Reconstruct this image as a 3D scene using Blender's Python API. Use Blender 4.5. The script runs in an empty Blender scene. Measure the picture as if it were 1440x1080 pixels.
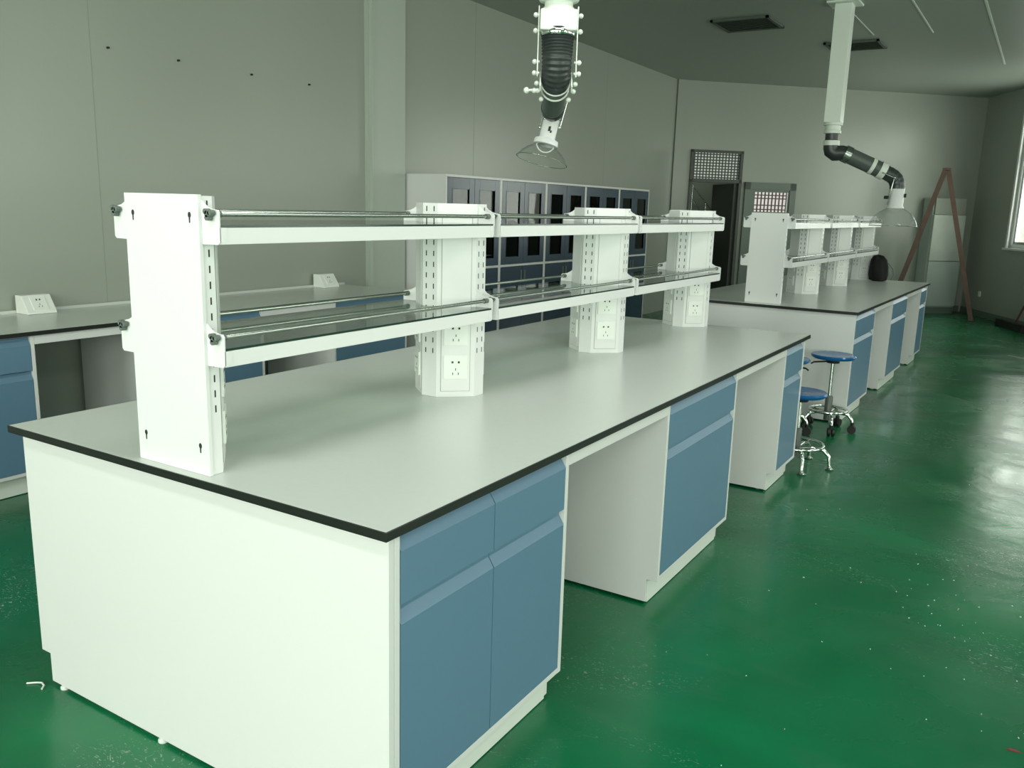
import bpy, math, random
from mathutils import Vector, Matrix
random.seed(7)
C = bpy.context.scene.collection
S = bpy.context.scene

# ------------------------------------------------------------------ camera
cam_d = bpy.data.cameras.new('camera'); cam = bpy.data.objects.new('camera', cam_d); C.objects.link(cam)
yaw, pitch, roll, fpx = 0.55103, -0.20512, 0.02839, 1199.36
f = Vector((-math.sin(yaw)*math.cos(pitch), math.cos(yaw)*math.cos(pitch), math.sin(pitch)))
r = f.cross(Vector((0, 0, 1))).normalized(); u = r.cross(f)
cr, sr = math.cos(roll), math.sin(roll)
rx = cr*r + sr*u; ux = -sr*r + cr*u
M = Matrix(((rx.x, ux.x, -f.x), (rx.y, ux.y, -f.y), (rx.z, ux.z, -f.z))).to_4x4()
M.translation = Vector((1.1112, -1.3166, 1.5356))
cam.matrix_world = M
cam_d.sensor_width = 36; cam_d.lens = 36*fpx/1440; cam_d.clip_start = 0.05
S.camera = cam

# ------------------------------------------------------------------ world, exposure
S.view_settings.view_transform = 'Standard'; S.view_settings.look = 'None'
S.view_settings.gamma = 1; S.view_settings.use_curve_mapping = False
S.view_settings.exposure = -0.1
w = bpy.data.worlds.new('sky'); S.world = w; w.use_nodes = True
w.node_tree.nodes['Background'].inputs[0].default_value = (1.0, 1.0, 0.84, 1)
w.node_tree.nodes['Background'].inputs[1].default_value = 1.2

# room outline (plan)
ZC = 3.47
A = Vector((-3.93, 11.4)); Cn = Vector((-0.02, 15.0))
e = (Cn-A).normalized(); nf = Vector((e.y, -e.x))          # nf points into the room
D = Vector((0.46, -0.89)).normalized(); nr = Vector((D.y, -D.x))  # right wall direction, normal into the room
E0 = Cn + D*21.0
YB = -5.0

def area(name, loc, aim, sx, sy, power, col):
    l = bpy.data.lights.new(name, 'AREA'); l.shape = 'RECTANGLE'; l.size = sx; l.size_y = sy
    l.energy = power; l.color = col
    o = bpy.data.objects.new(name, l); C.objects.link(o); o.location = loc
    o.rotation_euler = Vector(aim).to_track_quat('-Z', 'Y').to_euler()
    return o
# daylight arriving through the windows (positions shared with the window list below)
WIN_R = [(1.33, 3.6), (5.0, 8.2), (9.6, 13.0), (14.2, 18.0)]
WIN_B = [(-3.0, -0.4), (0.6, 3.4), (4.4, 7.2)]
DAY = (0.95, 1.0, 0.92)
for i, (a, b) in enumerate(WIN_R):
    p = Cn + D*((a+b)/2) - nr*0.35
    area('window_daylight', (p.x, p.y, 2.1), (nr.x, nr.y, -0.12), b-a, 1.9, [85, 50, 115, 170][i], DAY)
for a, b in WIN_B:
    area('window_daylight', ((a+b)/2, YB-0.35, 2.1), (0, 1, -0.15), b-a, 1.9, 225, DAY)
# fill light added to lift the dark stairwell behind the far doorway
area('stairwell_fill', (-4.2, 13.6, 2.8), (0.2, -0.1, -1), 0.6, 0.6, 9, DAY)
# unseen ceiling lights added over the near half to brighten the worktop
FILL_LIGHTS = [(-0.2, -1.6), (2.6, -1.6), (-0.2, 1.6), (2.6, 1.6), (2.2, 5.0)]
for x, y in FILL_LIGHTS:
    area('added_ceiling_fill', (x, y, ZC-0.075), (0, 0, -1), 1.15, 0.25, 26 if y < 4 else 16, (0.97, 1.0, 0.96))

# ------------------------------------------------------------------ materials
def mat(name, col, rough=0.5, metal=0.0, spec=0.5, coat=0.0, bump=None, var=None, emit=None):
    m = bpy.data.materials.new(name); m.use_nodes = True
    nt = m.node_tree; b = nt.nodes['Principled BSDF']
    b.inputs['Base Color'].default_value = (*col, 1); b.inputs['Roughness'].default_value = rough
    b.inputs['Metallic'].default_value = metal; b.inputs['Specular IOR Level'].default_value = spec
    b.inputs['Coat Weight'].default_value = coat; b.inputs['Coat Roughness'].default_value = 0.08
    if emit: b.inputs['Emission Color'].default_value = (*emit[0], 1); b.inputs['Emission Strength'].default_value = emit[1]
    tc = nt.nodes.new('ShaderNodeTexCoord')
    if var:   # var = (scale, amount)
        n = nt.nodes.new('ShaderNodeTexNoise'); n.inputs['Scale'].default_value = var[0]; n.inputs['Detail'].default_value = 4
        nt.links.new(tc.outputs['Object'], n.inputs['Vector'])
        mx = nt.nodes.new('ShaderNodeMix'); mx.data_type = 'RGBA'
        k = var[1]
        mx.inputs['A'].default_value = (*[c*(1-k) for c in col], 1); mx.inputs['B'].default_value = (*[min(1, c*(1+k)) for c in col], 1)
        nt.links.new(n.outputs['Fac'], mx.inputs['Factor']); nt.links.new(mx.outputs['Result'], b.inputs['Base Color'])
    if bump:  # (scale, strength)
        n = nt.nodes.new('ShaderNodeTexNoise'); n.inputs['Scale'].default_value = bump[0]; n.inputs['Detail'].default_value = 3
        nt.links.new(tc.outputs['Object'], n.inputs['Vector'])
        bp = nt.nodes.new('ShaderNodeBump'); bp.inputs['Strength'].default_value = bump[1]; bp.inputs['Distance'].default_value = 0.01
        nt.links.new(n.outputs['Fac'], bp.inputs['Height']); nt.links.new(bp.outputs['Normal'], b.inputs['Normal'])
    return m

def glass_mat(name, tint, gloss=1.0, rough=0.02):
    m = bpy.data.materials.new(name); m.use_nodes = True
    nt = m.node_tree; nt.nodes.clear()
    o = nt.nodes.new('ShaderNodeOutputMaterial'); t = nt.nodes.new('ShaderNodeBsdfTransparent'); g = nt.nodes.new('ShaderNodeBsdfGlossy')
    fr = nt.nodes.new('ShaderNodeLayerWeight'); fr.inputs['Blend'].default_value = 0.5
    pw = nt.nodes.new('ShaderNodeMath'); pw.operation = 'POWER'; pw.inputs[1].default_value = 4.0; nt.links.new(fr.outputs['Facing'], pw.inputs[0])
    mu = nt.nodes.new('ShaderNodeMath'); mu.operation = 'MULTIPLY_ADD'; mu.inputs[1].default_value = 0.62*gloss; mu.inputs[2].default_value = 0.04*gloss; mu.use_clamp = True
    mx = nt.nodes.new('ShaderNodeMixShader')
    t.inputs[0].default_value = (*tint, 1); g.inputs['Roughness'].default_value = rough
    nt.links.new(pw.outputs[0], mu.inputs[0]); nt.links.new(mu.outputs[0], mx.inputs[0])
    nt.links.new(t.outputs[0], mx.inputs[1]); nt.links.new(g.outputs[0], mx.inputs[2]); nt.links.new(mx.outputs[0], o.inputs[0])
    return m

def floor_mat():
    m = bpy.data.materials.new('green_epoxy'); m.use_nodes = True
    nt = m.node_tree; N = nt.nodes; L = nt.links; b = N['Principled BSDF']
    tc = N.new('ShaderNodeTexCoord')
    def noise(scale, detail=4, dist=0.0, sy=1.0):
        mp = N.new('ShaderNodeMapping'); mp.inputs['Scale'].default_value = (1, sy, 1); L.new(tc.outputs['Object'], mp.inputs[0])
        n = N.new('ShaderNodeTexNoise'); n.inputs['Scale'].default_value = scale; n.inputs['Detail'].default_value = detail
        n.inputs['Distortion'].default_value = dist; L.new(mp.outputs[0], n.inputs['Vector']); return n.outputs['Fac']
    def ramp(src, p0, p1, c0=(0, 0, 0, 1), c1=(1, 1, 1, 1)):
        r_ = N.new('ShaderNodeValToRGB'); r_.color_ramp.elements[0].position = p0; r_.color_ramp.elements[1].position = p1
        r_.color_ramp.elements[0].color = c0; r_.color_ramp.elements[1].color = c1; L.new(src, r_.inputs[0]); return r_.outputs[0]
    base = ramp(noise(0.9, 5, 0.6), 0.32, 0.70, (0.002, 0.100, 0.040, 1), (0.004, 0.195, 0.070, 1))
    dust = ramp(noise(2.2, 9, 1.2, 2.2), 0.52, 0.82)
    mx = N.new('ShaderNodeMix'); mx.data_type = 'RGBA'
    mm = N.new('ShaderNodeMath'); mm.operation = 'MULTIPLY'; mm.inputs[1].default_value = 0.30; L.new(dust, mm.inputs[0])
    L.new(mm.outputs[0], mx.inputs['Factor']); L.new(base, mx.inputs['A']); mx.inputs['B'].default_value = (0.06, 0.17, 0.10, 1)
    # small pale scuffs and scratches, gathered in patches
    sc = ramp(noise(22, 8, 4.0, 1.8), 0.60, 0.68); patch = ramp(noise(1.1, 4, 0.8), 0.50, 0.68)
    m2 = N.new('ShaderNodeMath'); m2.operation = 'MULTIPLY'; L.new(sc, m2.inputs[0]); L.new(patch, m2.inputs[1])
    m3 = N.new('ShaderNodeMath'); m3.operation = 'MULTIPLY'; m3.inputs[1].default_value = 0.8; L.new(m2.outputs[0], m3.inputs[0])
    mx2 = N.new('ShaderNodeMix'); mx2.data_type = 'RGBA'; L.new(m3.outputs[0], mx2.inputs['Factor']); L.new(mx.outputs['Result'], mx2.inputs['A'])
    mx2.inputs['B'].default_value = (0.42, 0.55, 0.46, 1)
    L.new(mx2.outputs['Result'], b.inputs['Base Color'])
    rr = ramp(noise(1.7, 6, 0.8), 0.3, 0.75, (0.16, 0.16, 0.16, 1), (0.36, 0.36, 0.36, 1)); L.new(rr, b.inputs['Roughness'])
    b.inputs['Specular IOR Level'].default_value = 0.5
    bp = N.new('ShaderNodeBump'); bp.inputs['Strength'].default_value = 0.12; bp.inputs['Distance'].default_value = 0.02
    L.new(noise(5.5, 4, 0.4), bp.inputs['Height']); L.new(bp.outputs['Normal'], b.inputs['Normal'])
    return m

def wall_mat(name, col, seam=None):
    m = mat(name, col, 0.30, spec=0.5, bump=(2.2, 0.05), var=(0.7, 0.05))
    return m

FLOOR = floor_mat()
WALL = wall_mat('panel_wall', (0.345, 0.375, 0.325))
CEIL = mat('ceiling_panel', (0.33, 0.37, 0.32), 0.42, bump=(1.8, 0.04))
SEAM = mat('seam', (0.29, 0.325, 0.27), 0.5)
PIL = mat('pilaster_paint', (0.47, 0.52, 0.46), 0.4)
WHITE = mat('white_board', (0.765, 0.765, 0.755), 0.32)
PLINTH = mat('plinth_white', (0.78, 0.82, 0.76), 0.4)
STEELW = mat('white_coated_steel', (0.80, 0.81, 0.80), 0.30)
BLUE = mat('blue_coated_steel', (0.118, 0.225, 0.33), 0.40)
BLUE_SHADED = mat('blue_coated_steel_shaded', (0.036, 0.066, 0.105), 0.25)  # same blue as the benches, with the dim left-side light painted in
TOP = mat('grey_laminate', (0.64, 0.675, 0.635), 0.26, bump=(60, 0.02), var=(40, 0.02))
BLACK = mat('black_edge', (0.012, 0.014, 0.012), 0.35)
SLOT = mat('dark_slot', (0.015, 0.02, 0.016), 0.6)
SOCK = mat('socket_plastic', (0.88, 0.91, 0.86), 0.25)
METAL = mat('brushed_metal', (0.42, 0.46, 0.42), 0.22, metal=1.0)
CHROME = mat('chrome', (0.75, 0.78, 0.75), 0.08, metal=1.0)
KNOB = mat('grey_knob', (0.13, 0.16, 0.14), 0.45)
RUBBER = mat('black_rubber', (0.012, 0.012, 0.012), 0.5)
HOSE = mat('dark_hose', (0.035, 0.042, 0.04), 0.35)
TUBE = mat('grey_tube', (0.085, 0.105, 0.095), 0.35)
DUCT = mat('white_duct', (0.74, 0.80, 0.72), 0.35)
SEAT = mat('blue_seat_plastic', (0.008, 0.115, 0.33), 0.18)
WOOD = mat('red_brown_wood', (0.13, 0.075, 0.055), 0.6, var=(6, 0.35))
FILM = mat('wrapped_panel', (0.50, 0.56, 0.50), 0.30, bump=(9, 0.25), var=(3, 0.2))
FRID = mat('fridge_paint', (0.42, 0.49, 0.45), 0.35)
DGREY = mat('dark_door_frame', (0.055, 0.068, 0.055), 0.4)
DOORG = mat('grey_door', (0.14, 0.18, 0.15), 0.35)
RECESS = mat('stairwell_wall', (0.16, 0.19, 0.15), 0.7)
LIT = mat('daylit_pane', (0.6, 0.65, 0.58), 0.3, emit=((0.85, 0.92, 0.82), 0.35))
LITP = mat('daylit_pink_pane', (0.7, 0.62, 0.60), 0.3, emit=((1.0, 0.86, 0.84), 0.55))
VENT = mat('vent_grey', (0.07, 0.09, 0.07), 0.5)
BAG = mat('black_bag', (0.004, 0.005, 0.004), 0.8, bump=(14, 0.4))
SHELFGL = glass_mat('shelf_glass', (0.80, 0.86, 0.82), 1.5)
EDGEGL = mat('glass_edge', (0.02, 0.05, 0.035), 0.15)
CABGL = glass_mat('cabinet_glass', (0.24, 0.29, 0.26), 0.8)
CLEAR = glass_mat('clear_hood', (0.98, 0.99, 0.985), 0.45)
WINGL = glass_mat('window_glass', (0.97, 0.98, 0.97), 1.0)

# ------------------------------------------------------------------ mesh helpers
class MB:
    def __init__(s): s.v = []; s.f = []; s.m = []; s.sm = []
    def add(s, vs, fs, m=0, sm=False):
        k = len(s.v); s.v += [tuple(x) for x in vs]
        for q in fs: s.f.append(tuple(i+k for i in q)); s.m.append(m); s.sm.append(sm)
    def box(s, x0, x1, y0, y1, z0, z1, m=0):
        vs = [(x, y, z) for x in (x0, x1) for y in (y0, y1) for z in (z0, z1)]
        s.add(vs, [(0, 1, 3, 2), (4, 6, 7, 5), (0, 4, 5, 1), (2, 3, 7, 6), (0, 2, 6, 4), (1, 5, 7, 3)], m)
        return s
    def obox(s, c, ax, ay, az, hx, hy, hz, m=0):
        c = Vector(c); ax, ay, az = Vector(ax), Vector(ay), Vector(az)
        vs = [c+ax*hx*i+ay*hy*j+az*hz*k for i in (-1, 1) for j in (-1, 1) for k in (-1, 1)]
        s.add(vs, [(0, 1, 3, 2), (4, 6, 7, 5), (0, 4, 5, 1), (2, 3, 7, 6), (0, 2, 6, 4), (1, 5, 7, 3)], m); return s
    def prism(s, poly, axis, a, b, m=0, mside=None):
        def P(p, t):
            return {'x': (t, p[0], p[1]), 'y': (p[0], t, p[1]), 'z': (p[0], p[1], t)}[axis]
        n = len(poly); vs = [P(p, a) for p in poly]+[P(p, b) for p in poly]
        ar = sum(poly[i][0]*poly[(i+1) % n][1]-poly[(i+1) % n][0]*poly[i][1] for i in range(n))
        fl = (ar > 0) != (axis == 'y')
        cap0 = tuple(range(n)); cap1 = tuple(range(n, 2*n))
        fs = [cap0[::-1] if fl else cap0, cap1 if fl else cap1[::-1]]
        s.add(vs, fs, m)
        k = len(s.v)-2*n
        for i in range(n):
            j = (i+1) % n
            q = (i, j, n+j, n+i) if fl else (i, n+i, n+j, j)
            s.f.append(tuple(x+k for x in q)); s.m.append(m if mside is None else mside); s.sm.append(False)
        return s
    def tube(s, pts, rad, seg=16, m=0, cap=True, rib=None):
        pts = [Vector(p) for p in pts]; n = len(pts)
        if not hasattr(rad, '__len__'): rad = [rad]*n
        t0 = (pts[1]-pts[0]).normalized(); up = Vector((0, 0, 1)) if abs(t0.z) < 0.9 else Vector((1, 0, 0))
        a = t0.cross(up).normalized(); vs = []
        for i, p in enumerate(pts):
            t = (pts[min(i+1, n-1)]-pts[max(i-1, 0)]).normalized()
            a = (a-t*a.dot(t)).normalized(); b = t.cross(a)
            for k in range(seg):
                g = 2*math.pi*k/seg; vs.append(p+(a*math.cos(g)+b*math.sin(g))*rad[i])
        fs = [(i*seg+k, i*seg+(k+1) % seg, (i+1)*seg+(k+1) % seg, (i+1)*seg+k) for i in range(n-1) for k in range(seg)]
        s.add(vs, fs, m, True)
        if cap:
            k0 = len(s.v)-n*seg
            s.f.append(tuple(k0+k for k in range(seg))[::-1]); s.m.append(m); s.sm.append(False)
            s.f.append(tuple(k0+(n-1)*seg+k for k in range(seg))); s.m.append(m); s.sm.append(False)
        return s
    def lathe(s, prof, c=(0, 0, 0), axis=(0, 0, 1), seg=32, m=0):
        ax = Vector(axis).normalized(); up = Vector((0, 0, 1)) if abs(ax.z) < 0.9 else Vector((1, 0, 0))
        a = ax.cross(up).normalized(); b = ax.cross(a); c = Vector(c)
        vs = [c+ax*z+(a*math.cos(2*math.pi*k/seg)+b*math.sin(2*math.pi*k/seg))*max(r_, 1e-5) for r_, z in prof for k in range(seg)]
        fs = [(i*seg+k, (i+1)*seg+k, (i+1)*seg+(k+1) % seg, i*seg+(k+1) % seg) for i in range(len(prof)-1) for k in range(seg)]
        s.add(vs, fs, m, True); return s
    def ball(s, c, r_, seg=12, m=0, sz=1.0):
        return s.lathe([(r_*math.sin(math.pi*i/8), -r_*sz*math.cos(math.pi*i/8)) for i in range(9)], c, seg=seg, m=m)
    def torus(s, c, R_, r_, axis=(0, 0, 1), seg=36, m=0, a0=0, a1=360):
        ax = Vector(axis).normalized(); up = Vector((0, 0, 1)) if abs(ax.z) < 0.9 else Vector((1, 0, 0))
        a = ax.cross(up).normalized(); b = ax.cross(a); c = Vector(c)
        n = seg; full = (a1-a0) >= 360
        pts = [c+(a*math.cos(math.radians(a0+(a1-a0)*i/n))+b*math.sin(math.radians(a0+(a1-a0)*i/n)))*R_ for i in range(n+1)]
        return s.tube(pts, r_, 10, m, cap=not full)
    def build(s, name, mats, parent=None, loc=None, rot=0.0, bevel=0.0):
        me = bpy.data.meshes.new(name); me.from_pydata(s.v, [], s.f)
        me.polygons.foreach_set('material_index', s.m); me.polygons.foreach_set('use_smooth', s.sm)
        for mt in (mats if isinstance(mats, (list, tuple)) else [mats]): me.materials.append(mt)
        me.validate(); me.update()
        import bmesh
        bm = bmesh.new(); bm.from_mesh(me); bmesh.ops.recalc_face_normals(bm, faces=bm.faces); bm.to_mesh(me); bm.free()
        if any(s.sm): me.set_sharp_from_angle(angle=math.radians(50))
        o = bpy.data.objects.new(name, me); C.objects.link(o)
        if parent: o.parent = parent
        if loc is not None: o.location = loc
        o.rotation_euler.z = rot
        if bevel:
            b = o.modifiers.new('soft edges', 'BEVEL'); b.width = bevel; b.segments = 2; b.limit_method = 'ANGLE'; b.angle_limit = math.radians(40)
        return o

def thing(name, label, cat, loc=(0, 0, 0), rot=0.0, group=None):
    o = bpy.data.objects.new(name, None); C.objects.link(o); o.empty_display_size = 0.05
    o.location = loc; o.rotation_euler.z = rot; o['label'] = label; o['category'] = cat
    if group: o['group'] = group
    return o
def tag(o, label, cat, group=None, kind=None):
    o['label'] = label; o['category'] = cat
    if group: o['group'] = group
    if kind: o['kind'] = kind
    return o
def struct(o): o['kind'] = 'structure'; return o
def copy_tree(o, parent=None):
    c = o.copy(); C.objects.link(c); c.parent = parent
    for ch in [x for x in bpy.data.objects if x.parent == o]: copy_tree(ch, c)
    return c
# a local frame on the floor plan
class Frame:
    def __init__(s, x, y, rot): s.o = Vector((x, y)); s.r = rot
    def p(s, x, y, z=0.0):
        c, q = math.cos(s.r), math.sin(s.r); return (s.o.x+c*x-q*y, s.o.y+q*x+c*y, z)

# ------------------------------------------------------------------ the room
X0 = A.x
T = 0.14
# floor and ceiling polygons
plan = [(X0-T, YB-T), (E0.x+1, YB-T), (E0.x+1, E0.y), (Cn.x+0.25, Cn.y+0.2), (Cn.x, Cn.y+T+0.3), (A.x-T-0.2, A.y+0.2)]
fl = MB(); fl.prism([(-6.5, YB-0.6), (12, YB-0.6), (12, 20), (-6.5, 20)], 'z', -0.1, 0.0)
struct(fl.build('floor', FLOOR))
ce = MB(); ce.prism([(-6.5, YB-0.6), (12, YB-0.6), (12, 20), (-6.5, 20)], 'z', ZC, ZC+0.12)
struct(ce.build('ceiling', CEIL))
# left wall with fine vertical panel joints
wl = MB(); wl.box(X0-T, X0, YB-T, A.y+0.1, 0, ZC)
for yy in (1.94, 6.02, 9.0):
    wl.box(X0, X0+0.0008, yy-0.0025, yy+0.0025, 0, ZC, 1)
struct(wl.build('wall_left', [WALL, SEAM]))

def wall_with_holes(name, p0, d, length, holes, inward, mats=WALL, thick=T):
    """wall along d from p0; holes = [(s0, s1, z0, z1)]; inward = unit normal into the room"""
    b = MB(); cuts = sorted(holes); s0 = 0.0
    def seg(a, c, z0, z1):
        if c-a < 1e-4 or z1-z0 < 1e-4: return
        m_ = p0+d*((a+c)/2)-inward*(thick/2)
        b.obox((m_.x, m_.y, (z0+z1)/2), (d.x, d.y, 0), (inward.x, inward.y, 0), (0, 0, 1), (c-a)/2, thick/2, (z1-z0)/2)
    for h in cuts:
        seg(s0, h[0], 0, ZC); seg(h[0], h[1], 0, h[2]); seg(h[0], h[1], h[3], ZC); s0 = h[1]
    seg(s0, length, 0, ZC)
    return struct(b.build(name, mats))
DO = (0.28, 1.14, 0.0, 2.47)
wall_with_holes('wall_far', A-e*0.1, e, (Cn-A).length+0.1, [(DO[0]+0.1, DO[1]+0.1, DO[2], DO[3])], nf)
ZW0, ZW1 = 1.13, 3.08
wall_with_holes('wall_right', Cn, D, 21.0, [(a, b, ZW0, ZW1) for a, b in WIN_R], nr)
wall_with_holes('wall_back', Vector((X0-T, YB)), Vector((1, 0)), 14.2, [(a-(X0-T), b-(X0-T), ZW0-0.2, ZW1) for a, b in WIN_B], Vector((0, 1)))

# windows
def window(name, c, d, inn, wdt, z0, z1):
    root = bpy.data.objects.new(name, None); C.objects.link(root); root.location = (c.x, c.y, z0); root['kind'] = 'structure'
    root.rotation_euler.z = math.atan2(d.y, d.x)
    sgn = 1 if (Vector((-d.y, d.x)).dot(inn) > 0) else -1      # local +y towards the room
    h = z1-z0; hw = wdt/2
    b = MB(); t = 0.055
    for a0, a1 in ((-hw, -hw+t), (hw-t, hw), (-t/2, t/2)): b.box(a0, a1, -0.05, 0.05, 0, h)
    b.box(-hw, hw, -0.05, 0.05, 0, t); b.box(-hw, hw, -0.05, 0.05, h-t, h); b.box(-hw, hw, -0.045, 0.045, h*0.68, h*0.68+t*0.8)
    o = b.build('window_frame', STEELW, root, loc=(0, -sgn*0.07, 0))
    sb = MB()
    for k, (a0, a1) in enumerate(((-hw+t, -t/2), (t/2, hw-t))):
        yk = 0.015*(1 if k else -1)
        for q0, q1 in ((a0, a0+0.04), (a1-0.04, a1)): sb.box(q0, q1, yk-0.012, yk+0.012, t, h*0.68)
        sb.box(a0, a1, yk-0.012, yk+0.012, t, t+0.04); sb.box(a0, a1, yk-0.012, yk+0.012, h*0.68-0.04, h*0.68)
    sb.build('window_sash', METAL, root, loc=(0, -sgn*0.07, 0))
    MB().box(-hw+0.02, hw-0.02, -0.002, 0.002, 0.02, h-0.02).build('pane', WINGL, root, loc=(0, -sgn*0.09, 0))
    MB().box(-hw-0.05, hw+0.05, -0.06, 0.06, -0.03, 0.0).build('window_sill', STEELW, root, loc=(0, sgn*0.005, 0))
    ar = MB()
    for q0, q1 in ((-hw-0.05, -hw), (hw, hw+0.05)): ar.box(q0, q1, -0.012, 0.014, 0, h)
    ar.box(-hw-0.05, hw+0.05, -0.012, 0.014, h, h+0.05)
    ar.build('window_casing', STEELW, root, loc=(0, sgn*0.013, 0))
k = 1
for a, b in WIN_R:
    window('window_%d' % k, Cn+D*((a+b)/2), D, nr, b-a, ZW0, ZW1); k += 1
for a, b in WIN_B:
    window('window_%d' % k, Vector(((a+b)/2, YB)), Vector((1, 0)), Vector((0, 1)), b-a, ZW0-0.2, ZW1); k += 1

for x, y in FILL_LIGHTS:  # housings for the added ceiling fill lights, out of view
    b = MB(); b.box(-0.62, 0.62, -0.16, 0.16, -0.06, -0.001); o = b.build('added_fill_housing', STEELW, None, (x, y, ZC), bevel=0.004); struct(o)
# pilaster on the left wall, corner pilaster, ceiling seams, skirting
p = MB(); p.box(X0, X0+0.05, 4.43, 4.87, 0, ZC); p.box(X0, X0+0.062, 4.415, 4.432, 0, ZC); p.box(X0, X0+0.03, 4.39, 4.415, 0, ZC)
struct(p.build('trim_1', PIL))
p = MB(); q = A+e*0.07+nf*0.015
p.obox((q.x, q.y, ZC/2), (e.x, e.y, 0), (nf.x, nf.y, 0), (0, 0, 1), 0.07, 0.02, ZC/2)
struct(p.build('trim_2', WALL))
for i, (x, y0, y1, wd) in enumerate([(0.343, 4.0, 11.6, 0.010), (-0.225, 4.0, 9.2, 0.007), (-0.80, 4.0, 9.1, 0.005)]):
    struct(MB().box(x-wd, x+wd, y0, y1, ZC-0.006, ZC).build('trim_%d' % (i+3), DUCT))
def skirting(name, p0, d, inn, length):
    b = MB(); m_ = p0+d*(length/2)+inn*0.006
    b.obox((m_.x, m_.y, 0.05), (d.x, d.y, 0), (inn.x, inn.y, 0), (0, 0, 1), length/2, 0.006, 0.05)
    struct(b.build(name, DOORG))
skirting('baseboard_right', Cn+D*0.02, D, nr, 20.5)
skirting('baseboard_far', A+e*2.15, e, nf, (Cn-A).length-2.2)

# doorway with lattice transom, and the stairwell seen through it
def wp(s, off, z=0.0):
    q_ = A+e*s+nf*off; return (q_.x, q_.y, z)
ang = math.atan2(e.y, e.x)        # local x along the far wall, local +y AWAY from the room (nf is -y)
d1 = bpy.data.objects.new('door_1', None); C.objects.link(d1); d1.location = wp(0.71, 0, 0); d1.rotation_euler.z = ang; d1['kind'] = 'structure'
b = MB()
for a0, a1 in ((-0.43, -0.385), (0.385, 0.43)): b.box(a0, a1, -0.03, 0.10, 0, 2.47)
b.box(-0.43, 0.43, -0.03, 0.10, 2.43, 2.47); b.box(-0.43, 0.43, -0.03, 0.10, 1.985, 2.04)
b.build('door_frame', DGREY, d1)
b = MB()
for i in range(15):
    x = -0.36+i*0.72/14; b.box(x-0.0085, x+0.0085, 0.0, 0.012, 2.04, 2.43)
for i in range(9):
    z = 2.04+(i+0.5)*0.39/9; b.box(-0.385, 0.385, 0.004, 0.016, z-0.0085, z+0.0085)
b.build('lattice_grille', DGREY, d1)
MB().box(-0.385, 0.385, 0.03, 0.036, 2.04, 2.43).build('transom_pane', LIT, d1)
# door leaf pushed open into the stairwell
lf = MB(); lf.box(0.335, 0.383, 0.03, 0.84, 0.01, 1.98); lf.build('door_leaf', DGREY, d1)
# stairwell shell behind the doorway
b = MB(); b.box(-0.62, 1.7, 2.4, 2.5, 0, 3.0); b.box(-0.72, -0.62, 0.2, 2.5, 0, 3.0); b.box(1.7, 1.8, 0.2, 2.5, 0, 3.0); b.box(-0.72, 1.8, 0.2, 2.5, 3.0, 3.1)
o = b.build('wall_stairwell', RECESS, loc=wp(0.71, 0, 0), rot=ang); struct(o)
st = thing('staircase', 'pale staircase with thin handrails seen through the dark doorway', 'staircase', wp(0.71, -0.9, 0), ang)
b = MB()
for i in range(9):
    b.box(0.62-i*0.14-0.14, 0.62-i*0.14, 0.0, 0.9, 0.62+i*0.155, 0.66+i*0.155); b.box(0.60-i*0.14, 0.62-i*0.14, 0.0, 0.9, 0.50+i*0.155, 0.64+i*0.155)
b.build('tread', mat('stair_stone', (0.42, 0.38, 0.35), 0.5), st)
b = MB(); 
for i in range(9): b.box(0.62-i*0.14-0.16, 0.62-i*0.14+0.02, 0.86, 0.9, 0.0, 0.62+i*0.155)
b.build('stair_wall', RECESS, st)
b = MB(); b.tube([(0.55, -0.02, 1.35), (-0.62, -0.02, 2.65)], 0.012, 8); b.tube([(0.55, -0.02, 1.12), (-0.62, -0.02, 2.42)], 0.010, 8)
for i in range(5): b.tube([(0.5-i*0.25, -0.02, 0.62+i*0.277), (0.5-i*0.25, -0.02, 1.40+i*0.277)], 0.009, 8)
b.build('handrail', METAL, st)

d2 = bpy.data.objects.new('door_2', None); C.objects.link(d2); d2.location = wp(1.63, 0, 0); d2.rotation_euler.z = ang; d2['kind'] = 'structure'
b = MB()
for a0, a1 in ((-0.43, -0.34), (0.33, 0.43)): b.box(a0, a1, -0.05, 0.0, 0, 2.01)
b.box(-0.43, 0.43, -0.05, 0.0, 1.90, 2.01); b.build('door_frame', DOORG, d2)
b = MB(); b.box(-0.34, 0.33, -0.035, 0.0, 0, 1.565); b.box(-0.34, -0.26, -0.035, 0.0, 1.565, 1.90); b.box(0.29, 0.33, -0.035, 0.0, 1.565, 1.90); b.box(-0.26, 0.29, -0.035, 0.0, 1.865, 1.90)
b.build('door_leaf', DOORG, d2)
MB().box(-0.26, 0.29, -0.012, -0.006, 1.565, 1.865).build('pane', LITP, d2)
b = MB()
for i in range(10): x = -0.26+i*0.55/9; b.box(x-0.010, x+0.010, -0.028, -0.018, 1.565, 1.865)
for z in (1.60, 1.665, 1.77, 1.82): b.box(-0.26, 0.29, -0.03, -0.02, z-0.008, z+0.008)
b.build('window_bars', DGREY, d2)
MB().box(0.285, 0.30, -0.045, -0.03, 1.56, 1.87).build('window_trim', STEELW, d2)

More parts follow.
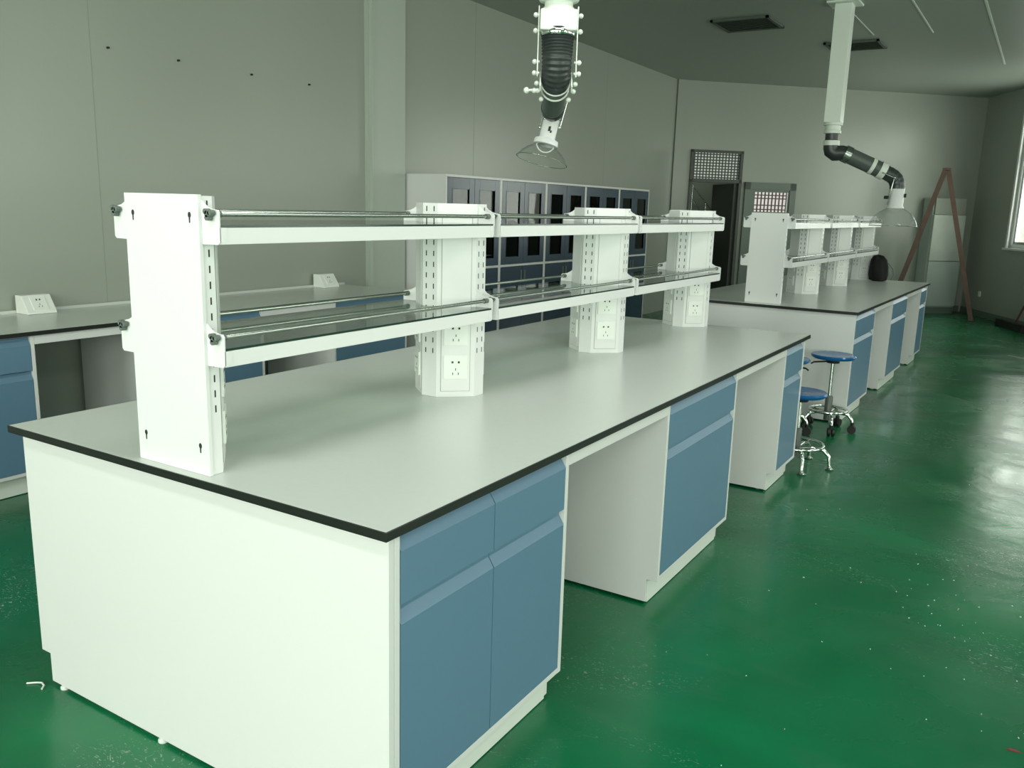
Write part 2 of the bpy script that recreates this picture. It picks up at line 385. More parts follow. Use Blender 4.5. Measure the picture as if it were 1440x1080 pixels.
# ------------------------------------------------------------------ base cabinets
ZT = 0.827          # underside of the worktops
def front(root, name, y0, y1, z0, z1, mt=BLUE):
    g = 0.0015
    b = MB(); b.prism([(-0.019, z0), (0.0, z0), (0.0, z1-0.042), (-0.0185, z1-0.018), (-0.0185, z1-0.001), (-0.019, z1)], 'y', y0+g, y1-g)
    o = b.build(name, mt, root, bevel=0.0018)
    h = MB(); h.prism([(-0.0005, z1-0.044), (0.0008, z1-0.043), (-0.0165, z1-0.0165), (-0.0165, z1-0.001), (-0.018, z1-0.001), (-0.018, z1-0.018)], 'y', y0+g, y1-g)
    h.build('finger_pull', mt, o)
    return o
def cabinet(fr, x, y0, y1, label, cols=2, depth=0.66, mt=BLUE, group=None, wh=WHITE, feet=True, zk=0.107):
    w_ = y1-y0; px, py, _ = fr.p(x, y0)
    root = thing('base_cabinet', label, 'cabinet', (px, py, 0), fr.r, group)
    t = 0.018; k_ = 0.046
    b = MB()
    side = [(0, zk), (0, ZT), (-depth, ZT), (-depth, 0.012), (-k_, 0.012), (-k_, zk)]
    b.prism(side, 'y', 0, t); b.prism(side, 'y', w_-t, w_)
    b.box(-depth, -0.001, t, w_-t, zk, zk+t); b.box(-depth, -0.02, t, w_-t, ZT-t, ZT); b.box(-depth, -depth+0.01, t, w_-t, zk, ZT)
    b.build('body', wh, root, bevel=0.0008)
    MB().box(-k_-0.012, -k_+0.0005, t, w_-t, 0.004, zk).build('plinth', PLINTH, root)
    if feet:
        for fy in (0.05, w_-0.05):
            fb = MB(); fb.lathe([(0.0, 0.0), (0.017, 0.0), (0.017, 0.006), (0.008, 0.010), (0.008, 0.014), (0.0, 0.014)], (-0.10, fy, 0)); fb.build('foot', STEELW, root)
    cw = (w_-2*t-0.004)/cols
    for c_ in range(cols):
        a0 = t+0.002+c_*cw; a1 = a0+cw
        front(root, 'drawer', a0, a1, 0.650, 0.822, mt); front(root, 'door', a0, a1, zk+t+0.002, 0.645, mt)
    return root

def bench(fr, Wd, L, mods, texts, wtl, endl, farl):
    # worktop
    o_ = fr.p(0, 0)
    b = MB(); b.box(-Wd, 0, 0, L, 0.8285, 0.850, 1); b.box(-Wd+0.004, -0.004, 0.004, L-0.004, 0.849, 0.8505, 0)
    wt = b.build('worktop', [TOP, BLACK], None, (o_[0], o_[1], 0), fr.r, bevel=0.003); tag(wt, wtl, 'worktop')
    for (y0, y1, cols), tx in zip(mods, texts): cabinet(fr, -0.02, y0, y1, tx, cols)
    # near end panel, notched at the toe on both sides
    def endpanel(y0, y1, lab):
        q_ = fr.p(-Wd/2, y0)
        r_ = thing('end_panel', lab, 'panel', (q_[0], q_[1], 0), fr.r)
        h = Wd/2-0.0205; pb = MB()
        pb.prism([(h, 0.107), (h, ZT), (-h, ZT), (-h, 0.107), (-h+0.045, 0.107), (-h+0.045, 0.012), (h-0.045, 0.012), (h-0.045, 0.107)], 'y', 0, y1-y0)
        pb.build('board', WHITE, r_, bevel=0.001)
        for fx in (-h+0.10, -0.13, 0.13, h-0.10):
            fb = MB(); fb.lathe([(0.0, 0.0), (0.015, 0.0), (0.015, 0.006), (0.007, 0.010), (0.007, 0.013), (0.0, 0.013)], (fx, (y1-y0)/2, 0)); fb.build('foot', STEELW, r_)
    endpanel(mods[0][0]-0.020, mods[0][0]-0.0015, endl)
    endpanel(mods[-1][1]+0.0015, mods[-1][1]+0.018, farl)

F1 = Frame(0, 0, 0.0)
M1 = [(0.052, 0.864, 2), (1.655, 2.504, 1), (3.354, 3.77, 1)]
bench(F1, 1.474, 3.815, M1,
      ['blue two-door cabinet with two drawers at the nearest corner of the front bench',
       'blue cabinet in the middle of the front bench, between its two kneeholes',
       'narrow blue cabinet at the far end of the front bench, beside the stools'],
      'long grey worktop with black edge on the front island bench',
      'large white end panel at the near end of the front bench',
      'white end panel at the far end of the front bench behind the stools')
F2 = Frame(0.0, 5.275, -0.021)
M2 = [(0.05, 0.80, 1), (1.58, 2.40, 1), (3.23, 3.66, 1)]
bench(F2, 1.474, 3.70, M2,
      ['blue cabinet at the near corner of the rear bench, behind the tall stool',
       'blue cabinet in the middle of the rear bench between two kneeholes',
       'blue cabinet at the far end of the rear bench, nearest the ladder'],
      'grey worktop with black edge on the rear island bench',
      'white near end panel of the rear bench, directly behind the stools',
      'white end panel at the far end of the rear bench')
def apron(fr, x, y0, y1, label, wh=WHITE):
    q_ = fr.p(x, y0)
    o = MB().box(-0.02, 0.0, 0.001, y1-y0-0.001, ZT-0.045, ZT).build('apron_rail', wh, None, (q_[0], q_[1], 0), fr.r, bevel=0.001); tag(o, label, 'rail')
apron(F1, -0.02, 0.864, 1.655, 'white rail over the wide near kneehole of the front bench')
apron(F1, -0.02, 2.504, 3.354, 'white rail over the far kneehole of the front bench')
apron(F2, -0.02, 0.80, 1.58, 'white rail over the near kneehole of the rear bench')
apron(F2, -0.02, 2.40, 3.23, 'white rail over the far kneehole of the rear bench')
# central spine boards that close the kneeholes at the back
for fr, L, lb in ((F1, 3.77, 'white spine board closing the backs of the front bench kneeholes'), (F2, 3.66, 'white spine board closing the backs of the rear bench kneeholes')):
    q_ = fr.p(-0.72, 0.054)
    o = MB().box(-0.018, 0, 0, L-0.056, 0.0, ZT).build('spine_board', WHITE, None, (q_[0], q_[1], 0), fr.r); tag(o, lb, 'panel')

# wall counter along the left wall
FL = Frame(-3.19, 0.0, 0.0)
LC = [(0.215, 1.05, 'blue wall-side cabinet at the far left edge of the picture'),
      (1.72, 2.56, 'blue wall-side cabinet seen below the glass shelf beside the first post'),
      (3.22, 4.05, 'blue wall-side cabinet nearest the pale pilaster')]
for y0, y1, lb in LC: cabinet(FL, -0.01, y0, y1, lb, 1, depth=0.70)
apron(FL, -0.01, 1.05, 1.72, 'white rail over the kneehole left of the nearest shelf post')
apron(FL, -0.01, 2.56, 3.22, 'white rail over the wall counter kneehole seen through the glass shelf')
b = MB(); b.box(-0.736, 0.0, 0, 3.93, 0.8285, 0.850, 1); b.box(-0.734, -0.004, 0.004, 3.926, 0.849, 0.8505, 0)
b.box(-0.736, -0.724, 0, 3.93, 0.8505, 0.868, 0)
tag(b.build('worktop', [TOP, BLACK], None, (-3.185, 0.17, 0), 0, bevel=0.003), 'long grey worktop with black edge along the left wall', 'worktop')

def socket_box(y, label):
    r_ = thing('socket_box', label, 'power outlet', (X0+0.0225, y, 0.8515), 0.0)
    b = MB(); b.prism([(0, 0), (0.125, 0), (0.125, 0.012), (0.062, 0.105), (0, 0.105)], 'y', 0, 0.17); b.build('housing', SOCK, r_, bevel=0.003)
    n_ = Vector((0.093, 0, 0.063)).normalized(); t_ = Vector((0.063, 0, -0.093)).normalized()
    c = Vector((0.0935, 0.085, 0.0585))
    pb = MB(); pb.obox(c+n_*0.001, (0, 1, 0), t_, n_, 0.043, 0.043, 0.003)
    for dy in (-0.010, 0.010): pb.obox(c+n_*0.0042-t_*0.022+Vector((0, dy, 0)), (0, 1, 0), t_, n_, 0.0035, 0.005, 0.0006, 1)
    for dy, dt in ((0, 0.008), (-0.009, 0.022), (0.009, 0.022)): pb.obox(c+n_*0.0042+t_*dt+Vector((0, dy, 0)), (0, 1, 0), t_, n_, 0.0016, 0.0045, 0.0006, 1)
    pb.build('outlet', [SOCK, SLOT], r_)
socket_box(1.35, 'white wedge-shaped socket box on the wall counter at the far left')
socket_box(3.73, 'white wedge-shaped socket box on the wall counter near the pale pilaster')

# ------------------------------------------------------------------ reagent racks
AX, AY, FX, FY = 0.135, 0.122, 0.032, 0.030
ZB, ZP = 0.851, 1.54
def octo(half=0):
    P = [(FX, -AY), (AX, -FY), (AX, FY), (FX, AY), (-FX, AY), (-AX, FY), (-AX, -FY), (-FX, -AY)]
    if half == 1: P = [(AX, -0.004), (AX, FY), (FX, AY), (-FX, AY), (-AX, FY), (-AX, -0.004)]
    if half == -1: P = [(FX, -AY), (AX, -FY), (AX, 0.004), (-AX, 0.004), (-AX, -FY), (-FX, -AY)]
    return P
def column(root, y, half, label=None):
    b = MB(); b.prism(octo(half), 'z', ZB, ZP)
    zs = [1.02+i*0.0385 for i in range(14)]
    for z in zs:
        for s_ in (-1, 1):
            if half <= 0:
                b.box(s_*0.016-0.0022, s_*0.016+0.0022, -AY-0.0004, -AY+0.002, z-0.009, z+0.009, 1)
            if half >= 0:
                b.box(s_*0.016-0.0022, s_*0.016+0.0022, AY-0.002, AY+0.0004, z-0.009, z+0.009, 1)
        for ys in (-0.015, 0.015):
            if (half == 1 and ys < 0) or (half == -1 and ys > 0): continue
            for sx in (-1, 1): b.box(min(sx*AX-0.0004*0, sx*(AX+0.0004)), max(sx*(AX-0.002), sx*(AX+0.0004)), ys-0.0022, ys+0.0022, z-0.009, z+0.009, 1) if sx > 0 else b.box(-(AX+0.0004), -(AX-0.002), ys-0.0022, ys+0.0022, z-0.009, z+0.009, 1)
    o = b.build('column', [STEELW, SLOT], root, loc=(0, y, 0), bevel=0.003)
    for sx in (1, -1):
        for sy in (-1, 1):
            if (half == 1 and sy < 0) or (half == -1 and sy > 0): continue
            a = Vector((sx*FX, sy*AY, 0)); c = Vector((sx*AX, sy*FY, 0)); t_ = (c-a).normalized(); n_ = Vector((t_.y, -t_.x, 0))
            m_ = (a+c)/2
            if n_.dot(m_) < 0: n_ = -n_
            pb = MB(); pb.obox(m_+n_*0.0005+Vector((0, 0, 1.185)), t_, n_, (0, 0, 1), 0.052, 0.0025, 0.312)
            pb.obox(m_+n_*0.0002+Vector((0, 0, 1.185)), t_, n_, (0, 0, 1), 0.0535, 0.0012, 0.3135, 1)
            pb.build('face_panel', [STEELW, SEAM], o, bevel=0.0006)
            for zc in (0.962, 1.085):
                sb = MB(); cc = m_+Vector((0, 0, zc))
                sb.obox(cc+n_*0.0045, t_, n_, (0, 0, 1), 0.043, 0.004, 0.043)
                for q_ in (-0.0115, 0.0115): sb.obox(cc+n_*0.0087+t_*q_+Vector((0, 0, 0.018)), t_, n_, (0, 0, 1), 0.0036, 0.0005, 0.0036, 1)
                for q_, zz in ((0, -0.008), (-0.010, -0.024), (0.010, -0.024)): sb.obox(cc+n_*0.0087+t_*q_+Vector((0, 0, zz)), t_, n_, (0, 0, 1), 0.0013, 0.0005, 0.0045, 1)
                sb.build('socket_outlet', [SOCK, SLOT], o, bevel=0.0015)
    if half:
        yc = -0.013*half
        cb = MB(); h = 0.140
        y0, y1 = (yc-0.002, 0.0-0.0045) if half == 1 else (0.0045, yc+0.002)
        cb.box(-h, h, min(y0, y1), max(y0, y1), ZB, ZP+0.003)
        yf = y0 if half == 1 else y1
        for kx in (-0.108, 0.108):
            for kz in (ZB+0.075, ZP-0.045):
                yq0, yq1 = (yf-0.0004, yf+0.001) if half == 1 else (yf-0.001, yf+0.0004)
                circ = [(kx+0.006*math.cos(g), kz+0.0075*math.sin(g)) for g in [math.radians(x) for x in range(-60, 241, 30)]]
                cb.prism(circ+[(kx-0.0024, kz-0.019), (kx+0.0024, kz-0.019)], 'y', yq0, yq1, 1)
        cb.build('end_cover', [STEELW, SLOT], o, bevel=0.002)
    return o
BRK = [(0.128, 0.068), (0.138, 0.064), (0.150, 0.054), (0.166, 0.046), (0.184, 0.042), (0.195, 0.041), (0.201, 0.035), (0.201, -0.034), (0.195, -0.040), (0.128, -0.041)]
def rack(fr, x, ys, zgs, label):
    """ys: column centres; the first and last column are half columns closed by flat covers"""
    q_ = fr.p(x, 0); root = thing('reagent_rack', label, 'shelf rack', (q_[0], q_[1], 0), fr.r)
    n_ = len(ys)
    for i, y in enumerate(ys): column(root, y, 1 if i == 0 else (-1 if i == n_-1 else 0))
    for i in range(n_-1):
        ya = ys[i]+(0.019 if i else -0.004); yb = ys[i+1]-(0.019 if i+1 < n_-1 else -0.004)
        for zg in zgs:
            for y_, dirn in ((ya, 1), (yb, -1)):
                for sx in (1, -1):
                    b = MB(); poly = [(sx*p_[0], zg+p_[1]) for p_ in BRK]
                    b.prism(poly, 'y', y_-0.0018, y_+0.0018)
                    xa, xb = sorted((sx*0.199, sx*0.201)); b.box(xa, xb, min(y_, y_+dirn*0.02), max(y_, y_+dirn*0.02), zg-0.034, zg+0.0)
                    b.build('bracket', STEELW, root)
            y0, y1 = ya+0.002, yb-0.002
            # glass, notched around the columns
            def notch(yc, sgn, half):
                base = [(-0.197, None)]
                P = [(-AX-0.003, FY), (-FX, AY+0.003), (FX, AY+0.003), (AX+0.003, FY)]
                return [(px_, yc+sgn*py_) for px_, py_ in P]
            poly = [(-0.197, y0), (-AX-0.003, y0)]+notch(ys[i], 1, i == 0)+[(AX+0.003, y0), (0.197, y0), (0.197, y1), (AX+0.003, y1)]+notch(ys[i+1], -1, False)[::-1]+[(-AX-0.003, y1), (-0.197, y1)]
            g = MB(); g.prism(poly, 'z', zg, zg+0.006, 0, 1); g.build('glass_shelf', [SHELFGL, EDGEGL], root)
            for sx in (1, -1):
                xa, xb = sorted((sx*0.182, sx*0.1985))
                MB().box(xa, xb, y0, y1, zg-0.0395, zg-0.0005).build('shelf_beam', STEELW, root, bevel=0.001)
                rl = MB(); rl.tube([(sx*0.178, ya+0.004, zg+0.031), (sx*0.178, yb-0.004, zg+0.031)], 0.0062, 12)
                rail = rl.build('guard_rail', METAL, root)
                for y_, dirn in ((ya, -1), (yb, 1)):
                    inner = (i > 0 and dirn < 0) or (i+1 < n_-1 and dirn > 0)
                    kb = MB(); cx_, cz_ = sx*0.178, zg+0.031; ln_ = 0.012 if inner else 0.018
                    kb.tube([(cx_, y_+dirn*0.0018, cz_), (cx_, y_+dirn*ln_, cz_)], 0.008, 12)
                    for g_ in (20, 140, 260):
                        ox, oz = 0.009*math.cos(math.radians(g_)), 0.009*math.sin(math.radians(g_))
                        kb.tube([(cx_+ox, y_+dirn*0.005, cz_+oz), (cx_+ox, y_+dirn*ln_, cz_+oz)], 0.0068 if not inner else 0.005, 10)
                    kb.tube([(cx_, y_-dirn*0.002, cz_), (cx_, y_-dirn*0.02, cz_)], 0.0092, 12)
                    kb.build('knob', KNOB, rail)
    return root
rack(F1, -0.737, [0.046, 1.236, 2.478, 3.712], [1.468, 1.174], 'long white reagent rack with glass shelves on the front bench')
rack(F2, -0.737, [0.115, 1.27, 2.42, 3.55], [1.468, 1.174], 'white reagent rack with glass shelves on the rear bench')

# ------------------------------------------------------------------ tall glazed cabinets on the left wall
def tall_cabinet(y, w_, label, first=False):
    xf = -3.45; dp = 0.47; H_ = 1.80
    r_ = thing('storage_cabinet', label, 'cabinet', (xf, y, 0), 0, 'tall glazed cabinets along the left wall')
    t = 0.018; b = MB()
    b.box(-dp, 0, 0, t, 0.0, H_); b.box(-dp, 0, w_-t, w_, 0.0, H_); b.box(-dp, 0, t, w_-t, H_-0.022, H_); b.box(-dp, 0, t, w_-t, 0.08, 0.10)
    b.box(-dp, -dp+0.01, t, w_-t, 0.08, H_); b.box(-dp, 0, t, w_-t, 0.945, 0.967); b.box(-dp+0.01, -0.06, t, w_-t, 1.36, 1.375)
    b.box(-0.05, -0.03, t, w_-t, 0.0, 0.08)
    b.build('body', WHITE, r_, bevel=0.001)
    hw = (w_-2*t)/2
    for i in range(2):
        y0 = t+i*hw+0.003; y1 = t+(i+1)*hw-0.003; z0, z1 = 0.970, H_-0.025
        fb = 0.085; d_ = MB()
        d_.box(-0.02, -0.001, y0, y0+fb, z0, z1); d_.box(-0.02, -0.001, y1-fb, y1, z0, z1)
        d_.box(-0.02, -0.001, y0+fb, y1-fb, z0, z0+0.07); d_.box(-0.02, -0.001, y0+fb, y1-fb, z1-0.10, z1)
        d_.box(-0.012, 0.002, y0+fb-0.012, y0+fb, z0+0.06, z1-0.09); d_.box(-0.012, 0.002, y1-fb, y1-fb+0.012, z0+0.06, z1-0.09)
        d = d_.build('glazed_door', BLUE_SHADED, r_, bevel=0.001)
        MB().box(-0.013, -0.010, y0+fb, y1-fb, z0+0.07, z1-0.10).build('pane', CABGL, d)
        d = MB().box(-0.02, -0.001, y0, y1, 0.103, 0.942).build('door', BLUE_SHADED, r_, bevel=0.001)
        hy = (y1-0.03) if i == 0 else (y0+0.03)
        MB().box(-0.001, 0.010, hy-0.006, hy+0.006, 0.80, 0.90).build('handle', KNOB, d)
    return r_
tl = ['tall blue glazed cabinet at the near end of the row, next to the pale pilaster', 'second tall blue glazed cabinet from the pale pilaster',
      'third tall blue glazed cabinet, the middle one of the row', 'fourth tall blue glazed cabinet from the pale pilaster', 'tall blue glazed cabinet at the far end of the row, by the doorway']
ws = [0.90, 0.885, 0.905, 0.905, 0.925]
yy = 4.905
c0 = None
for i in range(5):
    tall_cabinet(yy, ws[i], tl[i]); yy += ws[i]+0.002

# ------------------------------------------------------------------ fume extraction arms
def bolt(b, p_, r_=0.011, m=0): b.ball(p_, r_, 10, m)
a1 = thing('extraction_arm', 'white and black extraction arm hanging over the front bench, seen end-on', 'extraction arm', (-0.836, 2.15, ZC), 0)
def P1(b, name, mats, parent=a1, bevel=0): 
    o = b.build(name, mats, parent, bevel=bevel); o.matrix_parent_inverse = Matrix.Translation((0.836, -2.15, -ZC)); return o
vx, vy = -0.844+0.0, 2.159
vx, vy = -0.830, 2.142
MB_ = MB
b = MB(); b.box(vx-0.055, vx+0.055, vy-0.055, vy+0.055, 2.455, ZC-0.02); b.box(vx-0.11, vx+0.11, vy-0.11, vy+0.11, ZC-0.02, ZC-0.001); P1(b, 'ceiling_duct', DUCT, bevel=0.002)
b = MB(); b.lathe([(0.0, 2.46), (0.092, 2.46), (0.092, 2.428), (0.085, 2.412), (0.062, 2.405), (0.062, 2.386), (0.068, 2.384), (0.068, 2.366), (0.0, 2.366)], (vx, vy, 0)); P1(b, 'swivel_collar', DUCT)
rv = Vector((0.852, 0.5235, 0))     # sideways across the view of the joint
fw_ = Vector((-0.5235, 0.852, 0))
def L(s_, z, t_=0.0): v_ = Vector((vx, vy, 0))+rv*s_+fw_*t_; return Vector((v_.x, v_.y, z))
b = MB(); b.obox(L(0, 2.326), rv, fw_, (0, 0, 1), 0.080, 0.07, 0.043)
P1(b, 'joint_housing', DUCT, bevel=0.006)
pl = MB()
for s_ in (-1, 1):
    pl.obox(L(s_*0.085, 2.245), rv, fw_, (0, 0, 1), 0.0022, 0.018, 0.145)
    for z in (2.355, 2.290, 2.162, 2.115): pl.tube([L(s_*0.076, z), L(s_*0.094, z)], 0.006, 8); bolt(pl, L(s_*(0.098 if z != 2.168 else 0.112), z))
    pl.obox(L(s_*0.070, 2.085, 0.03), rv, Vector((0, 0, 1)).lerp(fw_, 0.5).normalized(), fw_.lerp(Vector((0, 0, -1)), 0.5).normalized(), 0.003, 0.05, 0.014)
    bolt(pl, L(s_*0.086, 2.075, 0.02)); bolt(pl, L(s_*0.080, 2.045, 0.03)); bolt(pl, L(s_*0.062, 2.015, 0.08))
pl.tube([L(-0.086, 2.048, 0.03), L(-0.125, 2.045, 0.03)], 0.006, 8); bolt(pl, L(-0.13, 2.045, 0.03), 0.014); bolt(pl, L(-0.095, 2.045, 0.03), 0.012)
P1(pl, 'hinge_plate', DUCT)
# ribbed hose curving from vertical to backwards
pts, rad = [], []
cz = 2.19; R_ = 0.13; n_ = 70
for i in range(n_):
    s_ = i/(n_-1)
    if s_ < 0.5: pos = L(0, 2.30-(2.30-cz)*s_/0.5, 0)
    else:
        g = (s_-0.5)/0.5*math.radians(72); pos = L(0, cz-0.115*math.sin(g), 0.115*(1-math.cos(g)))
    pts.append(pos); rad.append(0.072-0.012*s_+0.003*math.sin(i*1.55))
b = MB(); b.tube(pts, rad, 28); P1(b, 'ribbed_hose', HOSE)
b = MB(); b.lathe([(0.074, 2.268), (0.077, 2.272), (0.077, 2.286), (0.074, 2.290)], (vx, vy, 0)); P1(b, 'clamp_band', CHROME)
ed = pts[-1]; td = (pts[-1]-pts[-3]).normalized()
arm_end = ed+td*0.46
b = MB(); b.tube([ed-td*0.02, ed+td*0.24], 0.054, 24); P1(b, 'arm_tube', TUBE)
b = MB(); b.torus(ed-td*0.014, 0.062, 0.0045, td); b.torus(ed+td*0.04, 0.060, 0.0045, td); P1(b, 'tube_ring', DUCT)
# elbow and nozzle
nz0 = Vector((-1.099, 2.591, 1.975)); nz1 = Vector((-1.112, 2.565, 1.862)); nd = (nz1-nz0).normalized()
e0 = ed+td*0.22; pts = []
c1, c2 = e0+td*0.10, nz0-nd*0.10
for i in range(25):
    s_ = i/24; pts.append(e0*(1-s_)**3+c1*3*s_*(1-s_)**2+c2*3*s_*s_*(1-s_)+nz0*s_**3)
b = MB(); b.tube(pts, [0.056-0.014*i/24+0.0015*math.sin(i*1.6) for i in range(25)], 24); P1(b, 'lower_hose', HOSE)
b = MB(); b.lathe([(0.040, 0), (0.041, 0.002), (0.041, 0.105), (0.060, 0.110), (0.063, 0.122), (0.063, 0.136), (0.04, 0.138)], nz0, nd, 28)
b.add([], []); nz = P1(b, 'nozzle', STEELW)
b = MB()
for s_ in (-1, 1):
    pA = nz0-nd*0.10+rv*s_*0.056; pB = nz0+nd*0.045+rv*s_*0.050
    b.tube([pA, pB], 0.004, 8); bolt(b, pA, 0.010); bolt(b, pB, 0.008)
for k_ in range(5):
    g = math.radians(-60+k_*30); b.ball(nz0+nd*0.004+(rv*math.sin(g)-fw_*math.cos(g))*0.042, 0.0065, 8)
P1(b, 'support_rod', CHROME)
b = MB(); side = rv.cross(nd).normalized()
b.obox(nz0+nd*0.055-fw_*0.0415, rv, nd, fw_, 0.006, 0.012, 0.002); b.obox(nz0+nd*0.07-fw_*0.0415+rv*0.010, rv, nd, fw_, 0.004, 0.006, 0.002); P1(b, 'damper_knob', RUBBER)
b = MB(); b.torus(nz0+nd*0.125, 0.046, 0.0035, fw_, seg=24, a0=0, a1=360); P1(b, 'grip_ring', STEELW)
prof = [(0.058, 0.138), (0.075, 0.150), (0.105, 0.172), (0.130, 0.200), (0.146, 0.232), (0.150, 0.238), (0.150, 0.241), (0.143, 0.233), (0.127, 0.203), (0.102, 0.175), (0.073, 0.153), (0.058, 0.141)]
prof = [(r_*(0.87 if z_ > 0.145 else 1), 0.138+(z_-0.138)*0.75) for r_, z_ in prof]
b = MB(); b.lathe(prof, nz0, nd, 48); P1(b, 'clear_dome', CLEAR)
b = MB(); b.torus(nz0+nd*0.215, 0.1305, 0.0018, nd, 48); P1(b, 'dome_rim', METAL)

a2 = thing('extraction_arm', 'white extraction arm with grey tube and clear dome over the rear bench', 'extraction arm', (-0.775, 7.455, ZC), 0)
def P2(b, name, mats, bevel=0):
    o = b.build(name, mats, a2, bevel=bevel); o.matrix_parent_inverse = Matrix.Translation((0.775, -7.455, -ZC)); return o
dx, dy = -0.776, 7.455
b = MB(); b.box(dx-0.075, dx+0.075, dy-0.075, dy+0.075, 2.40, ZC-0.02); b.box(dx-0.14, dx+0.14, dy-0.14, dy+0.14, ZC-0.02, ZC-0.001); P2(b, 'ceiling_duct', DUCT, bevel=0.004)
b = MB(); b.lathe([(0.085, 2.40), (0.085, 2.375), (0.07, 2.37), (0.07, 2.33), (0.078, 2.325), (0.078, 2.30), (0.05, 2.295)], (dx, dy, 0)); P2(b, 'swivel_collar', DUCT)
pz = [Vector((dx, dy, 2.30)), Vector((dx, dy, 2.24)), Vector((dx+0.005, dy, 2.17)), Vector((dx+0.03, dy+0.01, 2.135)), Vector((-0.699, 7.470, 2.125))]
b = MB(); b.tube([pz[0], pz[1]], 0.062, 20); P2(b, 'upper_hose', HOSE)
b = MB(); b.tube([Vector((dx, dy, 2.235)), Vector((dx, dy, 2.19))], 0.074, 20); P2(b, 'joint_housing', DUCT)
B0 = Vector((-0.755, 7.46, 2.165)); B1 = Vector((-0.329, 7.639, 1.967)); bd = (B1-B0).normalized()
el = [Vector((dx, dy, 2.20)), Vector((dx, dy, 2.165)), Vector((dx+0.005, dy+0.003, 2.14)), Vector((dx+0.03, dy+0.012, 2.118)), B0+bd*0.09+Vector((0, 0, -0.006)), B0+bd*0.13]
b = MB(); b.tube(el, 0.070, 22); P2(b, 'elbow', HOSE)
b = MB(); b.tube([B0+bd*0.11, B0+bd*0.17], 0.080, 24); P2(b, 'tube_clamp', METAL)
b = MB(); b.tube([B0+bd*0.165, B1-bd*0.02], 0.074, 24); P2(b, 'arm_tube', TUBE)
b = MB(); b.tube([B1-bd*0.12, B1-bd*0.085], 0.079, 24); P2(b, 'tube_clamp', DUCT)
b = MB(); b.tube([B1-bd*0.03, B1+bd*0.03], 0.081, 24); P2(b, 'tube_clamp', DUCT)
N0 = Vector((-0.185, 7.70, 1.80)); pts = []
for i in range(21):
    s_ = i/20; q0 = B1+bd*0.02; q1 = B1+bd*0.115; q2 = N0+Vector((0.0, 0, 0.10))
    pts.append(q0*(1-s_)**3+q1*3*s_*(1-s_)**2+q2*3*s_*s_*(1-s_)+N0*s_**3)
b = MB(); b.tube(pts, [0.068+0.0015*math.sin(i*1.7) for i in range(21)], 24); P2(b, 'lower_hose', HOSE)
b = MB(); b.lathe([(0.0, 0.005), (0.066, 0.005), (0.070, 0.0), (0.070, -0.155), (0.080, -0.172), (0.080, -0.178), (0.06, -0.178)], N0, (0, 0, 1), 28); P2(b, 'nozzle', STEELW)
b = MB(); rv2 = Vector((0.93, 0.37, 0))
fr_ = N0-rv2*0.075+Vector((0.03, -0.07, 0))
b.tube([B1-Vector((0, 0, 0.02))+Vector((0.02, -0.085, 0)), fr_+Vector((0.02, 0, 0.10)), fr_+Vector((0.0, 0, -0.03)), fr_+Vector((-0.02, 0.02, -0.15))], 0.006, 8)
bolt(b, fr_+Vector((0.02, 0, 0.10)), 0.014); P2(b, 'support_rod', METAL)
b = MB(); b.tube([N0+rv2*0.055+Vector((0, -0.02, -0.06)), N0+rv2*0.095+Vector((0, -0.03, -0.06))], 0.018, 12); b.tube([N0-rv2*0.06+Vector((0, -0.02, -0.08)), N0-rv2*0.10+Vector((0, -0.03, -0.08))], 0.015, 12); P2(b, 'damper_knob', RUBBER)
DP = [(0.062, -0.178), (0.09, -0.19), (0.14, -0.222), (0.18, -0.262), (0.205, -0.315), (0.213, -0.345), (0.216, -0.347), (0.209, -0.315), (0.184, -0.259), (0.143, -0.218), (0.092, -0.186), (0.062, -0.174)]
b = MB(); b.lathe(DP, N0, (0, 0, 1), 56); P2(b, 'clear_dome', CLEAR)
b = MB(); b.torus(N0+Vector((0, 0, -0.346)), 0.214, 0.003, (0, 0, 1), 56); P2(b, 'dome_rim', METAL)

